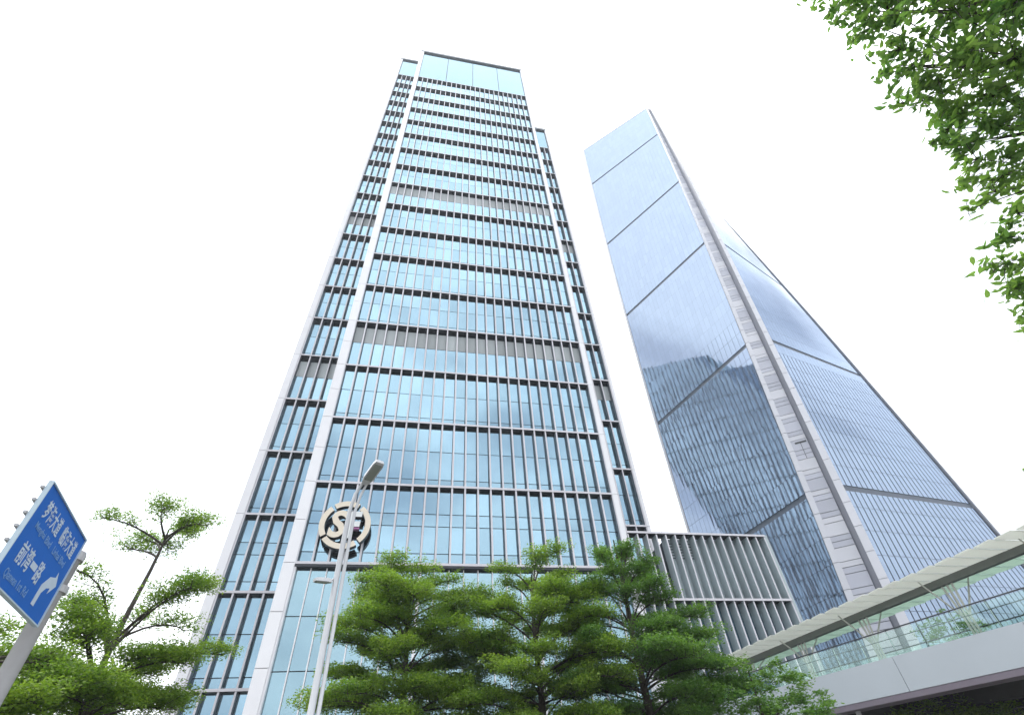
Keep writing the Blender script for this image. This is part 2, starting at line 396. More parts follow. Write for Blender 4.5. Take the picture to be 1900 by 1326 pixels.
def letter(name, txt, size, ext, mats, parent, A, U, W, NRM, bold=0.0, shear=0.0, sx=1.0, fit=None):
    me = textmesh(txt, size, ext, bold, shear)
    U, W, NRM = Vector(U), Vector(W), Vector(NRM)
    n = len(me.vertices); co = np.zeros(n*3); me.vertices.foreach_get('co', co); co = co.reshape(-1, 3)
    if n:
        co[:, :2] -= (co[:, :2].min(0)+co[:, :2].max(0))/2
        if fit:
            ext_ = co[:, :2].max(0)-co[:, :2].min(0); co[:, 0] *= fit[0]/ext_[0]; co[:, 1] *= fit[1]/ext_[1]
        co[:, 0] *= sx
    out = np.outer(co[:, 0], U)+np.outer(co[:, 1], W)+np.outer(co[:, 2]+ext, NRM)
    out += np.array(Vector(A) - parent.location)
    me.vertices.foreach_set('co', out.ravel())
    me.materials.clear()
    for M_ in mats: me.materials.append(M_)
    if len(mats) > 1:
        idx = [0 if abs(Vector(p.normal).dot(Vector((0, 0, 1)))) > 0.9 else 1 for p in me.polygons]
    else: idx = [0]*len(me.polygons)
    me.update()
    if len(mats) > 1: idx = [0 if p.normal.dot(NRM) > 0.9 else 1 for p in me.polygons]
    me.polygons.foreach_set('material_index', idx); me.update()
    return link(name, me, parent)
letter('letter_s', 'S', 3.0, 0.30, [M_CREAM, M_BLACK], EM, ec+Vector((-0.62, -0.1, 0.0)), UX, UZ, NF, 0.09, 0.12, fit=(1.55, 2.6))
letter('letter_f', 'F', 3.0, 0.30, [M_LETTER, M_BLACK], EM, ec+Vector((0.80, -0.1, -0.05)), UX, UZ, NF, 0.09, 0.12, fit=(1.25, 2.55))
b = MB(); b.box(ec.x+0.42, ec.x+1.30, 44.30, 44.78, ec.z-0.42, ec.z+0.30); part('letter_backing', b, M_MAGENTA, EM)

# ------------------------------------------------------------------ finned podium wing
AN = thing('podium_wing', 'low grey podium wing with wide upright fins beside the blue office tower', 'building', (29.6, 48, 0))
ax0, ax1 = 21.70, 37.42; n = 15; ab = (ax1-ax0)/n
AZ = [22.55, 16.05, 9.5, 0.3]
b = MB(); b.box(ax0+4.2, ax1-0.25, 46.12, 60, 0, 22.0); b.box(ax0+.1, ax0+4.2, 46.12, 52.3, 0, 15.9); part('wall', b, M_BACK, AN)
for i in range(n+1):
    x = ax0+i*ab
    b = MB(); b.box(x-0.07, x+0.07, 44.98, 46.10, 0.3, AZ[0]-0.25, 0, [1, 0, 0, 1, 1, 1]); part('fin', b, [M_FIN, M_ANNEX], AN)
b = MB(); b.box(ax1+0.10, ax1+0.4, 45.0, 60, 0.2, AZ[0]); part('end_wall', b, M_ANNEX, AN)
for j, z in enumerate(AZ[:3]):
    b = MB(); b.box(ax0-0.1, ax1+0.08, 44.9, 44.96, z-0.2, z, 0); part('ledge', b, M_FIN, AN)
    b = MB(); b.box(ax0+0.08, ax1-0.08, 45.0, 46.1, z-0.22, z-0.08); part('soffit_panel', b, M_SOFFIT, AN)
for j in range(3):
    for i in range(n):
        if j == 0 and i < 4: continue
        Mx = M_ANNEX if j == 0 else M_GLASS
        boxpart('wall_panel' if j == 0 else 'pane', Mx, AN, ax0+i*ab+0.09, ax0+(i+1)*ab-0.09, 46.0, 46.08, AZ[j+1]+0.1, AZ[j]-0.3)
b = MB()
for i in range(4, 7):
    for k in range(6):
        b.box(ax0+i*ab+0.12, ax0+(i+1)*ab-0.12, 45.93, 45.99, 20.2+k*0.30, 20.28+k*0.30)
part('louvre', b, M_SOFFIT, AN)

# ------------------------------------------------------------------ twisted tower
H2 = 230.0
P2 = (87.37, 87.14, 39.56, 33.6, R(-0.36), R(44.95))
def sect(h):
    s = P2[2]+(P2[3]-P2[2])*h/H2; t = P2[4]+(P2[5]-P2[4])*h/H2
    Rv = Vector((math.cos(t), math.sin(t), 0)); Lv = Vector((-math.sin(t), math.cos(t), 0))
    Cc = Vector((P2[0], P2[1], h)) - (Rv+Lv)*s/2
    a = 5.0 + (1.0-5.0)*h/H2
    return Cc, Lv, Rv, s, a
T2 = thing('twisted_tower', 'twisting pale glass tower with a white panelled corner strip, behind the footbridge', 'skyscraper', (87.4, 87.1, 0))
def fp(h, face, u, off=0.0):      # point on L or R glass face, u in 0..1 from the corner strip outward; off = outward
    C_, Lv, Rv, s, a = sect(h)
    if face == 'L': return C_ + Lv*(a+(s-a-0.7)*u) - Rv*off
    return C_ + Rv*(a+(s-a-0.4)*u) - Lv*off
zl = [0.5+i*4.17 for i in range(56)]; zl[-1] = H2-0.4
BELT = [39.6, 79.2, 119, 158, 199]
rows = []
for a_, b_ in zip(zl[:-1], zl[1:]): rows.append((a_, b_))
items = []
for face, ncol in (('L', 24), ('R', 26)):
    for (a_, b_) in rows:
        mid = (a_+b_)/2
        belt = any(abs(mid-z) < 2.1 for z in BELT)
        g = 0.03 if mid < 90 else 0.012
        gx = (0.03 if mid < 90 else 0.012) if face == 'L' else (0.10 if mid < 75 else 0.02)
        lo, hi = a_+g, b_-g
        if belt: hi = b_-1.0 if face == 'L' else b_-1.1
        for i in range(ncol):
            u0, u1 = i/ncol, (i+1)/ncol
            wid = 34.0; e = gx/wid
            p = [fp(lo, face, u0+e, .02), fp(lo, face, u1-e, .02), fp(hi, face, u1-e, .02), fp(hi, face, u0+e, .02)]
            jx = random.gauss(0, 0.0006)
            q = [fp(lo, face, u0+e, .10+jx), fp(lo, face, u1-e, .10-jx), fp(hi, face, u1-e, .10-jx+random.gauss(0, .001)), fp(hi, face, u0+e, .10+jx)]
            c = (p[0]+p[2])/2; d = c-CAM
            nrm = (p[1]-p[0]).cross(p[3]-p[0])
            rk = abs(nrm.dot(d))/d.length**3
            el = math.atan2(c.z-1.6, math.hypot(c.x, c.y))
            if c.z < 17: rk = 0
            items.append((rk, p, q))
items.sort(key=lambda t: -t[0])
def glasshex(b, p, q): b.hexa([p[0], q[0], q[1], p[1], p[3], q[3], q[2], p[2]])
for rk, p, q in items[:290]:
    b = MB(); glasshex(b, p, q); c = sum(p, Vector())/4
    link('pane', b.mesh('pane', [M_TGL], c), T2, c-T2.location)
b = MB()
for rk, p, q in items[290:]: glasshex(b, p, q)
part('pane', b, M_TGL, T2, kind='stuff')
# backing shell + rear faces + strip base
b = MB(); hs = [i*H2/56 for i in range(57)]
for h0, h1 in zip(hs[:-1], hs[1:]):
    for face in 'LR':
        for i in range(12):
            b.quad(fp(h0, face, i/12, -.06), fp(h0, face, (i+1)/12, -.06), fp(h1, face, (i+1)/12, -.06), fp(h1, face, i/12, -.06))
part('wall', b, M_TJOINT, T2)
b = MB()
for h0, h1 in zip(hs[:-1], hs[1:]):
    r = []
    for h in (h0, h1):
        C_, Lv, Rv, s, a = sect(h); r.append((C_+Lv*s, C_+Lv*s+Rv*s, C_+Rv*s))
    b.quad(r[0][0], r[0][1], r[1][1], r[1][0]); b.quad(r[0][1], r[0][2], r[1][2], r[1][1])
C_, Lv, Rv, s, a = sect(H2-1.5); b.quad(C_+Lv*s, C_+Lv*a, C_+Rv*a, C_+Rv*s); b.quad(C_+Lv*s, C_+Rv*s, C_+Rv*s+Lv*s*.999, C_+Lv*s+Rv*.01)
part('rear_wall', b, M_TGL, T2)
# outer edge trims
for face in 'LR':
    b = MB()
    for h0, h1 in zip(hs[:-1], hs[1:]):
        r = []
        for h in (h0, h1):
            C_, Lv, Rv, s, a = sect(h)
            A_, B_ = (Lv, Rv) if face == 'L' else (Rv, Lv)
            wd = 0.68 if face == 'L' else 0.39
            e = C_ + A_*s
            r.append([e-A_*wd-B_*(.25 if face == 'L' else .42), e+A_*(0 if face == 'L' else .12)-B_*(.25 if face == 'L' else .42), e+B_*.5, e-A_*wd+B_*.5])
        b.hexa(r[0]+r[1])
    part('edge_trim', b, M_TWHITE if face == 'L' else M_TGREY, T2)
b = MB()
for face in 'LR':
    C_, Lv, Rv, s, a = sect(H2-0.35); A_, B_ = (Lv, Rv) if face == 'L' else (Rv, Lv)
    p0, p1 = C_+A_*a, C_+A_*(s-0.7)
    b.hexa([p0-B_*.12, p1-B_*.12, p1+B_*.4, p0+B_*.4]+[v+Vector((0, 0, .6)) for v in (p0-B_*.12, p1-B_*.12, p1+B_*.4, p0+B_*.4)])
part('coping', b, M_COPING, T2)
# chamfered corner strip
def strip(h, v, out=0.0):    # v along chord from L end (0) to R end (1)
    C_, Lv, Rv, s, a = sect(h); A_, B_ = C_+Lv*a, C_+Rv*a
    o = -(Lv+Rv).normalized(); ch = (B_-A_)
    return A_+ch*v+o*out
V0, V1, V2, V3 = 0.0, 0.16, 0.68, 1.0
def slab(name, M, h0, h1, v0, v1, o0, o1, o2=None):
    p = []
    for h in (h0, h1):
        p += [strip(h, v0, o0), strip(h, v1, o0), strip(h, v1, o1), strip(h, v0, o1)]
    # ring order so that outside faces out
    p = [p[3], p[2], p[1], p[0], p[7], p[6], p[5], p[4]]
    b = MB(); b.hexa(p); c = sum(p, Vector())/8
    link(name, b.mesh(name, [M], c), T2, c-T2.location)
for i, (a_, b_) in enumerate(rows):
    g = .04
    slab('cladding_panel', M_TWHITE, a_+g, b_-g, V0, V1, -0.05, 0.55)
    f0, f1 = a_+(b_-a_)*.54, a_+(b_-a_)*.78
    for za, zb in ((a_, f0), (f0, f1), (f1, b_)):
        slab('cladding_panel', M_TPANEL if (i*3+int(za*7)) % 3 else M_TWHITE, za+.05, zb-.05, V1+.005, V2-.005, -0.05, 0.15)
FO = lambda h: 1.62+1.5*max(0, h/H2-.25)
b = MB()
hh = [0.5+i*(H2+5.5)/40 for i in range(41)]
for h0, h1 in zip(hh[:-1], hh[1:]):
    p = [strip(h0, V2+.12, FO(h0)), strip(h0, V3, FO(h0)), strip(h0, V3, -.1), strip(h0, V2, -.1), strip(h1, V2+.12, FO(h1)), strip(h1, V3, FO(h1)), strip(h1, V3, -.1), strip(h1, V2, -.1)]
    b.hexa(p)
part('corner_fin', b, M_TGREY, T2)
hh = [0.5+i*(H2+5.4)/56 for i in range(57)]
for h0, h1 in zip(hh[:-1], hh[1:]):
    slab('fin_panel', M_TWHITE, h0+.04, h1-.04, V2+.12, V3+0.0, FO(h0)+.02, FO(h0)+.16)
b = MB()
for h0, h1 in zip(hs[:-1], hs[1:]):
    b.quad(strip(h0, 0, -.1), strip(h0, 1, -.1), strip(h1, 1, -.1), strip(h1, 0, -.1))
part('strip_backing', b, M_TJOINT, T2)
b = MB()
for z in (34, 63, 93):
    u0 = 0.35
    p = strip(z, .45, .16)
slab('vent_slot', M_BLACK, 52.0, 52.35, V1+.12, V2-.04, 0.16, 0.2)
slab('vent_slot', M_BLACK, 48.6, 52.0, .44, .455, 0.16, 0.2)

# ------------------------------------------------------------------ covered footbridge
bd = Vector((0.2588, -0.9659, 0)); bn = Vector((-0.9659, -0.2588, 0)); B0 = Vector((22.7, 28.0, 0))
def bp(t, off, z): return B0 + bd*t - bn*off + Vector((0, 0, z))     # off = away from the camera side
BR = thing('footbridge', 'covered footbridge with pale girder, stepped cream canopy and glass balustrade crossing at lower right', 'footbridge', (25.4, 17.8, 0))
def bbox(b, t0, t1, o0, o1, z0, z1, mi=0, mis=None):
    b.hexa([bp(t0, o0, z0), bp(t1, o0, z0), bp(t1, o1, z0), bp(t0, o1, z0), bp(t0, o0, z1), bp(t1, o0, z1), bp(t1, o1, z1), bp(t0, o1, z1)], mi, mis)
T0_, T1_ = -13.0, 34.0
tt = T0_
while tt < T1_:
    b = MB(); bbox(b, tt+.01, tt+5.86, 0, 0.5, 5.05, 6.48); part('girder_panel', b, M_FASCIA, BR); tt += 5.875
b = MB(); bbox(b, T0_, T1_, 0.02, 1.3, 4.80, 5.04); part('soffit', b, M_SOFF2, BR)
b = MB(); bbox(b, T0_, T1_, 0.55, 17, 5.5, 6.2); part('deck', b, M_DECK, BR)
for o in (6, 11, 15.5):
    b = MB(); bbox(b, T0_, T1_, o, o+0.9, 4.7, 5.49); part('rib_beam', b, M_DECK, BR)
ZC = lambda t: 9.15+0.045*t
b = MB(); b.hexa([bp(t, o, ZC(t)-.33) for t, o in ((-9, 2.5), (T1_, 2.5), (T1_, 2.8), (-9, 2.8))]+[bp(t, o, ZC(t)) for t, o in ((-9, 2.5), (T1_, 2.5), (T1_, 2.8), (-9, 2.8))]); part('canopy_beam', b, M_BEAM, BR)
tt = -9.0
i = 0
PITCH = 0.95; SK = -0.27           # panels skewed against the bridge axis, so the outer edges step
while tt < T1_-1:
    for (o0, o1, M_, sg) in ((0.45, 2.64, M_CANOPY, 0), (2.66, 5.3, M_CANOPYG, 1)):
        b = MB(); ta, tb = tt+.02, tt+PITCH-.02
        f = lambda t, o: (t+SK*(2.65-o), o)
        pts = [f(ta, o0), f(tb, o0), f(tb, o1), f(ta, o1)]
        if sg == 0: pts[0] = f(ta, o0+.16); pts[1] = f(tb, o0-.12)
        zc = ZC(tt)+.03
        lo = [bp(t, o, zc) for t, o in pts]
        b.hexa(lo+[v+Vector((0, 0, .05)) for v in lo]); part('canopy_panel', b, M_, BR)
    tt += PITCH; i += 1
for k, t in enumerate((-6.3, -1.9, 2.6, 7.6, 12.6, 17.6)):
    b = MB()
    for dt in (-0.16, 0.0, 0.16):
        b.tube([bp(t+dt, 2.65, 6.2), bp(t+dt, 2.65, 8.1), bp(t+dt*1.6, 2.65, ZC(t)-.3)], 0.055, 8)
    for dt, do in ((-0.8, -0.9), (0.8, 0.9)):
        b.tube([bp(t+dt*.2, 2.65, 7.7), bp(t+dt*.45, 2.65+do*.5, 8.4), bp(t+dt, 2.65+do, ZC(t)+.03)], [0.05, .045, .035], 8)
    b.tube([bp(t-.22, 2.65, 7.35), bp(t+.22, 2.65, 7.35)], 0.03, 6)
    part('canopy_post', b, M_POST, BR, smooth=False)
tt = -8.0
while tt < T1_:
    boxm = MB(); bbox(boxm, tt+.02, tt+1.58, 0.22, 0.245, 6.5, 7.55); part('glass_panel', boxm, M_BAL, BR)
    bx = MB(); bbox(bx, tt-.02, tt+.02, 0.26, 0.31, 6.48, 7.6); part('baluster', bx, M_RAIL, BR)
    if tt < 26:
        boxm = MB(); bbox(boxm, tt+.02, tt+1.58, 5.0, 5.025, 6.3, 7.5); part('glass_panel', boxm, M_BAL, BR)
    tt += 1.6
for o, z, r in ((0.29, 7.62, 0.03), (0.33, 7.25, 0.018), (5.0, 7.55, 0.03), (5.0, 7.0, .018)):
    b = MB(); b.tube([bp(-8, o, z), bp(T1_, o, z)], r, 6); part('handrail', b, M_RAIL, BR)
b = MB(); q = bp(1.0, 0.9, 0); b.tube([q+Vector((0, 0, .14)), q+Vector((0, 0, 4.82))], 0.13, 12); part('column', b, M_POLE, BR, smooth=True)
for t in (-9, 12):
    b = MB(); q = bp(t, 9, 0); b.tube([q+Vector((0, 0, .14)), q+Vector((0, 0, 5.55))], 0.55, 16); part('column', b, M_DECK, BR, smooth=True)

# ------------------------------------------------------------------ street lamp
SL = thing('street_lamp', 'white twin-tube street lamp with an angular head, standing before the round emblem', 'street lamp', (-1.95, 14.4, 0.14))
lx, ly = -1.95, 14.4
b = MB(); b.tube([(lx, ly, .14), (lx, ly, 7.6), (lx+.01, ly, 8.7), (lx+.09, ly, 9.25), (lx+.28, ly-.02, 9.72)], [.095, .075, .06, .05, .042], 12); part('pole', b, M_POLE, SL, smooth=True)
b = MB(); b.tube([(lx+.17, ly, 1.0), (lx+.16, ly, 7.6), (lx+.17, ly, 8.7), (lx+.25, ly, 9.2), (lx+.40, ly-.02, 9.66)], [.05, .05, .045, .04, .035], 10); part('arm', b, M_POLE, SL, smooth=True)
def lamp_head(c, d, ln, wd, th, root):
    d = Vector(d).normalized(); s_ = d.cross(Vector((0, 0, 1))).normalized(); u = s_.cross(d)
    c = Vector(c); b = MB()
    sec = [(0, .45, .55), (.12, .8, .8), (.3, 1, 1), (.85, 1, .9), (1, .8, .6)]
    rings = []
    for f, ws, ts in sec:
        o = c + d*(ln*f)
        rings.append([o-s_*wd/2*ws-u*th*.3, o+s_*wd/2*ws-u*th*.3, o+s_*wd/2*ws*.8+u*th*.7*ts, o-s_*wd/2*ws*.8+u*th*.7*ts])
    n = len(b.v)
    for r in rings: b.v += [tuple(p) for p in r]
    for i in range(len(rings)-1):
        for k in range(4):
            b.f.append((n+i*4+k, n+i*4+(k+1) % 4, n+(i+1)*4+(k+1) % 4, n+(i+1)*4+k)); b.m.append(0)
    b.f.append((n, n+3, n+2, n+1)); b.m.append(0); e = n+(len(rings)-1)*4; b.f.append((e, e+1, e+2, e+3)); b.m.append(0)
    hd = part('lamp_head', b, M_POLE, root)
    b = MB(); a0, a1 = c+d*ln*.22-u*(th*.3+.004), c+d*ln*.9-u*(th*.3+.004)
    b.hexa([a0-s_*wd*.36-u*.015, a0+s_*wd*.36-u*.015, a1+s_*wd*.36-u*.015, a1-s_*wd*.36-u*.015, a0-s_*wd*.36, a0+s_*wd*.36, a1+s_*wd*.36, a1-s_*wd*.36])
    me = b.mesh('lens', [M_LENS], root.location); link('lens', me, hd)
lamp_head((lx+.30, ly-.02, 9.60), (.42, -.75, .30), 1.0, .34, .16, SL)
b = MB(); b.tube([(lx, ly, 6.75), (lx-.12, ly-.05, 6.62), (lx-.2, ly-.08, 6.58)], .035, 8); part('bracket', b, M_POLE, SL, smooth=True)
lamp_head((lx-.10, ly-.05, 6.60), (-.75, -.5, -.1), .50, .20, .10, SL)

# ------------------------------------------------------------------ blue road sign
RS = thing('road_sign', 'blue street direction sign with white lettering on a thick grey pole at far left', 'road sign', (-6.72, 11.35, 0.14))
sTL = Vector((-6.08, 8.56, 6.15)); sTR = Vector((-6.50, 10.90, 6.15)); Ws = (sTR-sTL).length
SU = (sTR-sTL).normalized(); SW = Vector((0, 0, 1)); SN = SU.cross(SW).normalized()
if SN.dot(CAM-sTL) < 0: SN = -SN
SH = 1.55; sBL = sTL - SW*SH
b = MB(); b.extrude([(0, 0), (Ws, 0), (Ws, SH), (0, SH)], sBL, SU, SW, SN, 0.05); part('sign_board', b, M_SIGN, RS)
b = MB()
rw = 0.022
for (u0, u1, w0, w1) in ((-rw, Ws+rw, -rw, 0), (-rw, Ws+rw, SH, SH+rw), (-rw, 0, 0, SH), (Ws, Ws+rw, 0, SH)):
    b.extrude([(u0, w0), (u1, w0), (u1, w1), (u0, w1)], sBL, SU, SW, SN, 0.075, 0)
part('rim', b, M_RIM, RS)
def sp(u, w_, d=0.052): return sBL + SU*(u*Ws) + SW*(w_*SH) + SN*d
def slabtext(name, txt, u0, u1, w0, w1, M_):
    letter(name, txt, 0.3, 0.002, [M_], RS, sp((u0+u1)/2, (w0+w1)/2), SU, SW, SN, 0.004, fit=((u1-u0)*Ws, (w1-w0)*SH))
def row(chars, u0, u1, w0, w1, M_):
    n = len(chars); p = (u1-u0)/n
    for i, ch in enumerate(chars):
        slabtext('character', ch, u0+p*(i+.06), u0+p*(i+.94), w0+(0.35*(w1-w0) if ch == '一' else 0), w1-(0.35*(w1-w0) if ch == '一' else 0), M_)
row('梦海大道', .12, .49, .70, .90, M_SIGNW)
row('临海大道', .55, .92, .70, .90, M_SIGNW)
for wd, u0, u1, w0, w1 in (('Menghai', .13, .34, .565, .655), ('Blvd', .37, .49, .575, .655), ('Linhai', .56, .72, .575, .655), ('Blvd', .75, .87, .575, .655), ('Qianwan', .12, .34, .075, .175), ('1st', .37, .45, .09, .175), ('Rd', .48, .56, .09, .175)):
    slabtext('small_word', wd, u0, u1, w0, w1, M_SIGNS)
row('前湾一路', .13, .62, .245, .46, M_SIGNW)
b = MB()
arrow = [(.70, .10), (.76, .10), (.76, .24), (.80, .31), (.86, .34), (.86, .28), (.94, .40), (.86, .52), (.86, .46), (.77, .42), (.70, .30)]
b.extrude([(u*Ws, w_*SH) for u, w_ in arrow], sBL+SN*.051, SU, SW, SN, 0.004); part('arrow', b, M_SIGNW, RS)
for k in range(7):
    w_ = (k+.5)/7
    b = MB(); b.extrude([(-.06, w_*SH-.02), (Ws+.02, w_*SH-.02), (Ws+.02, w_*SH+.02), (-.06, w_*SH+.02)], sBL-SN*.05, SU, SW, SN, 0.045); part('rail', b, M_POLEGREY, RS)
px, py = -6.74, 11.35
b = MB(); b.tube([(px, py, .14), (px, py, 5.92)], [.155, .14], 16); part('pole', b, M_POLEGREY, RS, smooth=True)
b = MB(); b.tube([(px, py, 5.92), (px, py, 6.05)], .185, 16); b.tube([(px, py, 6.05), (px, py, 6.09)], .17, 16); part('pole_cap', b, M_POLEGREY, RS)
b = MB(); b.tube([(px, py, 5.30), (px, py, 5.42)], .20, 16); part('clamp', b, M_POLEGREY, RS)
for z in (5.0, 5.75):
    b = MB(); b.tube([(px, py, z), tuple(sp(.9, (z-4.6)/SH, -.06))], .05, 8); part('arm', b, M_POLEGREY, RS)

# ------------------------------------------------------------------ trees
def leaves_mesh(name, C_, size, M_, flat=0.55, aspect=0.5, droop=0.0, off=(0, 0, 0)):
    """one small folded leaf per row of C_; faces mostly upward, jittered."""
    n = len(C_)
    az = rng.uniform(0, 2*np.pi, n); pt = rng.normal(-droop, flat*.6, n); rl = rng.normal(0, flat, n)
    d = np.stack([np.cos(az)*np.cos(pt), np.sin(az)*np.cos(pt), np.sin(pt)], 1)
    s0 = np.stack([-np.sin(az), np.cos(az), np.zeros(n)], 1)
    up = np.cross(d, s0)
    s = s0*np.cos(rl)[:, None]+up*np.sin(rl)[:, None]
    nn = np.cross(d, s)
    ln = size*rng.uniform(.6, 1.25, n)[:, None]; wd = ln*aspect
    base = C_-d*ln*.5
    V = np.empty((n, 6, 3))
    V[:, 0] = base; V[:, 1] = base+d*ln*.45+s*wd*.42-nn*wd*.10; V[:, 2] = base+d*ln*.82+s*wd*.40-nn*wd*.10
    V[:, 3] = base+d*ln; V[:, 4] = base+d*ln*.82-s*wd*.40-nn*wd*.10; V[:, 5] = base+d*ln*.45-s*wd*.42-nn*wd*.10
    V -= np.array(off)
    me = bpy.data.meshes.new(name)
    me.vertices.add(n*6); me.vertices.foreach_set('co', V.ravel())
    F = np.array([[0, 1, 2, 3], [0, 3, 4, 5]])
    idx = (np.arange(n)[:, None, None]*6+F[None]).reshape(-1)
    me.loops.add(n*8); me.loops.foreach_set('vertex_index', idx)
    me.polygons.add(n*2); me.polygons.foreach_set('loop_start', np.arange(n*2)*4); me.polygons.foreach_set('loop_total', np.full(n*2, 4))
    me.materials.append(M_); me.update(calc_edges=True); me.validate()
    return me
def tier_tree(name, label, x, y, tiers, top, seed, M_=None, leaf=0.10, dens=1.0, lean=(0, 0), r0=0.16, group=None):
    """layered tree: whorls of near-horizontal limbs on a straight trunk. tiers: (node z, radius, rise, density, (dx,dy))"""
    rg = random.Random(seed); nr = np.random.default_rng(seed)
    M_ = M_ or M_LEAF
    t = thing(name, label, 'tree', (x, y, 0.14), group)
    tr = lambda z: Vector((x+lean[0]*(z/top)**1.3+0.05*math.sin(z*1.1+seed), y+lean[1]*(z/top)+0.05*math.cos(z*.9+seed), z))
    b = MB(); zz = [0.14+i*(top-.2)/14 for i in range(15)]
    b.tube([tr(z) for z in zz], [r0*(1-z/top)**.7+.02 for z in zz], 9); part('trunk', b, M_BARK, t, smooth=True)
    for (z0, rad, rise, dn, (dx, dy)) in tiers:
        br = MB(); cl = []
        nl = max(8, int(5+rad*2.0)); a0 = rg.uniform(0, 6.28)
        for i in range(nl):
            a = a0+6.283*i/nl+rg.gauss(0, .28); ll = rad*rg.choice((rg.uniform(.5, .85), rg.uniform(.8, 1.18))); zo = rg.gauss(0, .22); tl = rg.gauss(0, .09); lim_d = rg.uniform(.55, 1.2); rs = rise*rg.uniform(.45, .8)
            bend = rg.gauss(0, .2)
            def lp(f, aa=a, ll=ll, bend=bend, zo=zo, tl=tl, rs=rs):
                r = ll*f; an = aa+bend*f
                return tr(z0+zo)+Vector((math.cos(an)*r+dx*f, math.sin(an)*r+dy*f, tl*r+rs*(1-(1-f)**2.0)-0.10*ll*f**3))
            br.tube([lp(k/6) for k in range(7)], [.026*(1-k/7)+.007+.003*rad*(1-k/6) for k in range(7)], 6)
            ns = int(4+ll*3.0)
            for j in range(ns):
                f = .34+.66*(j+.5)/ns; side = 1 if j % 2 else -1
                sl = rad*rg.uniform(.16, .36)*(1.15-f*.5)
                p = lp(f); an = a+bend*f+side*rg.uniform(.4, 1.1)
                e = p+Vector((math.cos(an)*sl, math.sin(an)*sl, rg.uniform(.03, .28)))
                br.tube([p, (p+e)/2+Vector((0, 0, -.02)), e], [.015, .010, .006], 4, cap=False)
                for m_ in range(3):
                    q = p.lerp(e, (m_+.8)/3)
                    cl.append((q.x, q.y, q.z+.05, rg.uniform(.2, .46)*(.4+.6*lim_d)*(.6+.22*rad), lim_d))
            e = lp(1.0); cl.append((e.x, e.y, e.z+.02, .38, 1)); cl.append((e.x+rg.gauss(0, .2), e.y+rg.gauss(0, .2), e.z, .3, 1))
        part('branch', br, M_BARK, t, smooth=True)
        cl = np.array(cl); keep = nr.random(len(cl)) < min(1, .75*dn+.3)*np.clip(cl[:, 4]+.4, 0, 1); cl = cl[keep]
        cnt = np.maximum(4, (48*dn*dens*(.10/leaf)**2*(cl[:, 3]/.3)**1.6).astype(int))
        ctr = np.repeat(cl, cnt, 0)
        ang = nr.uniform(0, 6.283, len(ctr)); rr = np.sqrt(nr.random(len(ctr)))*ctr[:, 3]
        P_ = ctr[:, :3]+np.stack([np.cos(ang)*rr, np.sin(ang)*rr, nr.normal(0, .075, len(ctr))+.12*(1-(rr/ctr[:, 3])**2)-.02], 1)
        link('foliage_tier', leaves_mesh('foliage_tier', P_, leaf, M_, .6, .5, 0.0, t.location), t)
    return t
def round_tree(name, label, x, y, z0, z1, rad, seed, M_=None, leaf=.13, n=14000, r0=.13, shell=.35):
    rg = random.Random(seed); nr = np.random.default_rng(seed); M_ = M_ or M_LEAFD
    t = thing(name, label, 'tree', (x, y, 0.14))
    b = MB(); b.tube([(x, y, .14), (x+.1, y, z0*.6), (x+.05, y+.1, z0+.3*(z1-z0)), (x, y, z1-.4)], [r0, r0*.8, r0*.5, .02], 9); part('trunk', b, M_BARK, t, smooth=True)
    br = MB(); cc = []
    for i in range(16):
        a = rg.uniform(0, 6.28); f = rg.uniform(0, .7); zb = z0*.8+(z1-z0)*f*.7
        l = rad*rg.uniform(.55, .95)*(1-.4*f)
        e = Vector((x+math.cos(a)*l, y+math.sin(a)*l, zb+rg.uniform(.3, 1.0)))
        br.tube([(x, y, zb), tuple(Vector((x, y, zb)).lerp(e, .5)+Vector((0, 0, .15))), tuple(e)], [.04, .025, .01], 5)
    part('branch', br, M_BARK, t, smooth=True)
    k = 190
    u = nr.normal(size=(k, 3)); u /= np.linalg.norm(u, axis=1)[:, None]; r = nr.random(k)**shell
    cz, hz = (z0+z1)/2, (z1-z0)/2
    ctr = np.stack([x+u[:, 0]*r*rad, y+u[:, 1]*r*rad, cz+u[:, 2]*r*hz], 1)
    rr = nr.uniform(.2, .5, k)*rad*.33
    per = n//k
    C_ = np.repeat(ctr, per, 0)+nr.normal(size=(k*per, 3))*np.repeat(rr, per)[:, None]*np.array([.6, .6, .3])
    link('crown', leaves_mesh('crown', C_, leaf, M_, .5, .5, .1, t.location), t)
    return t
rad = lambda az: (math.sin(R(az)), math.cos(R(az)))
def at(az, d): return (math.sin(R(az))*d, math.cos(R(az))*d)
GT = 'layered street trees in front of the office tower'
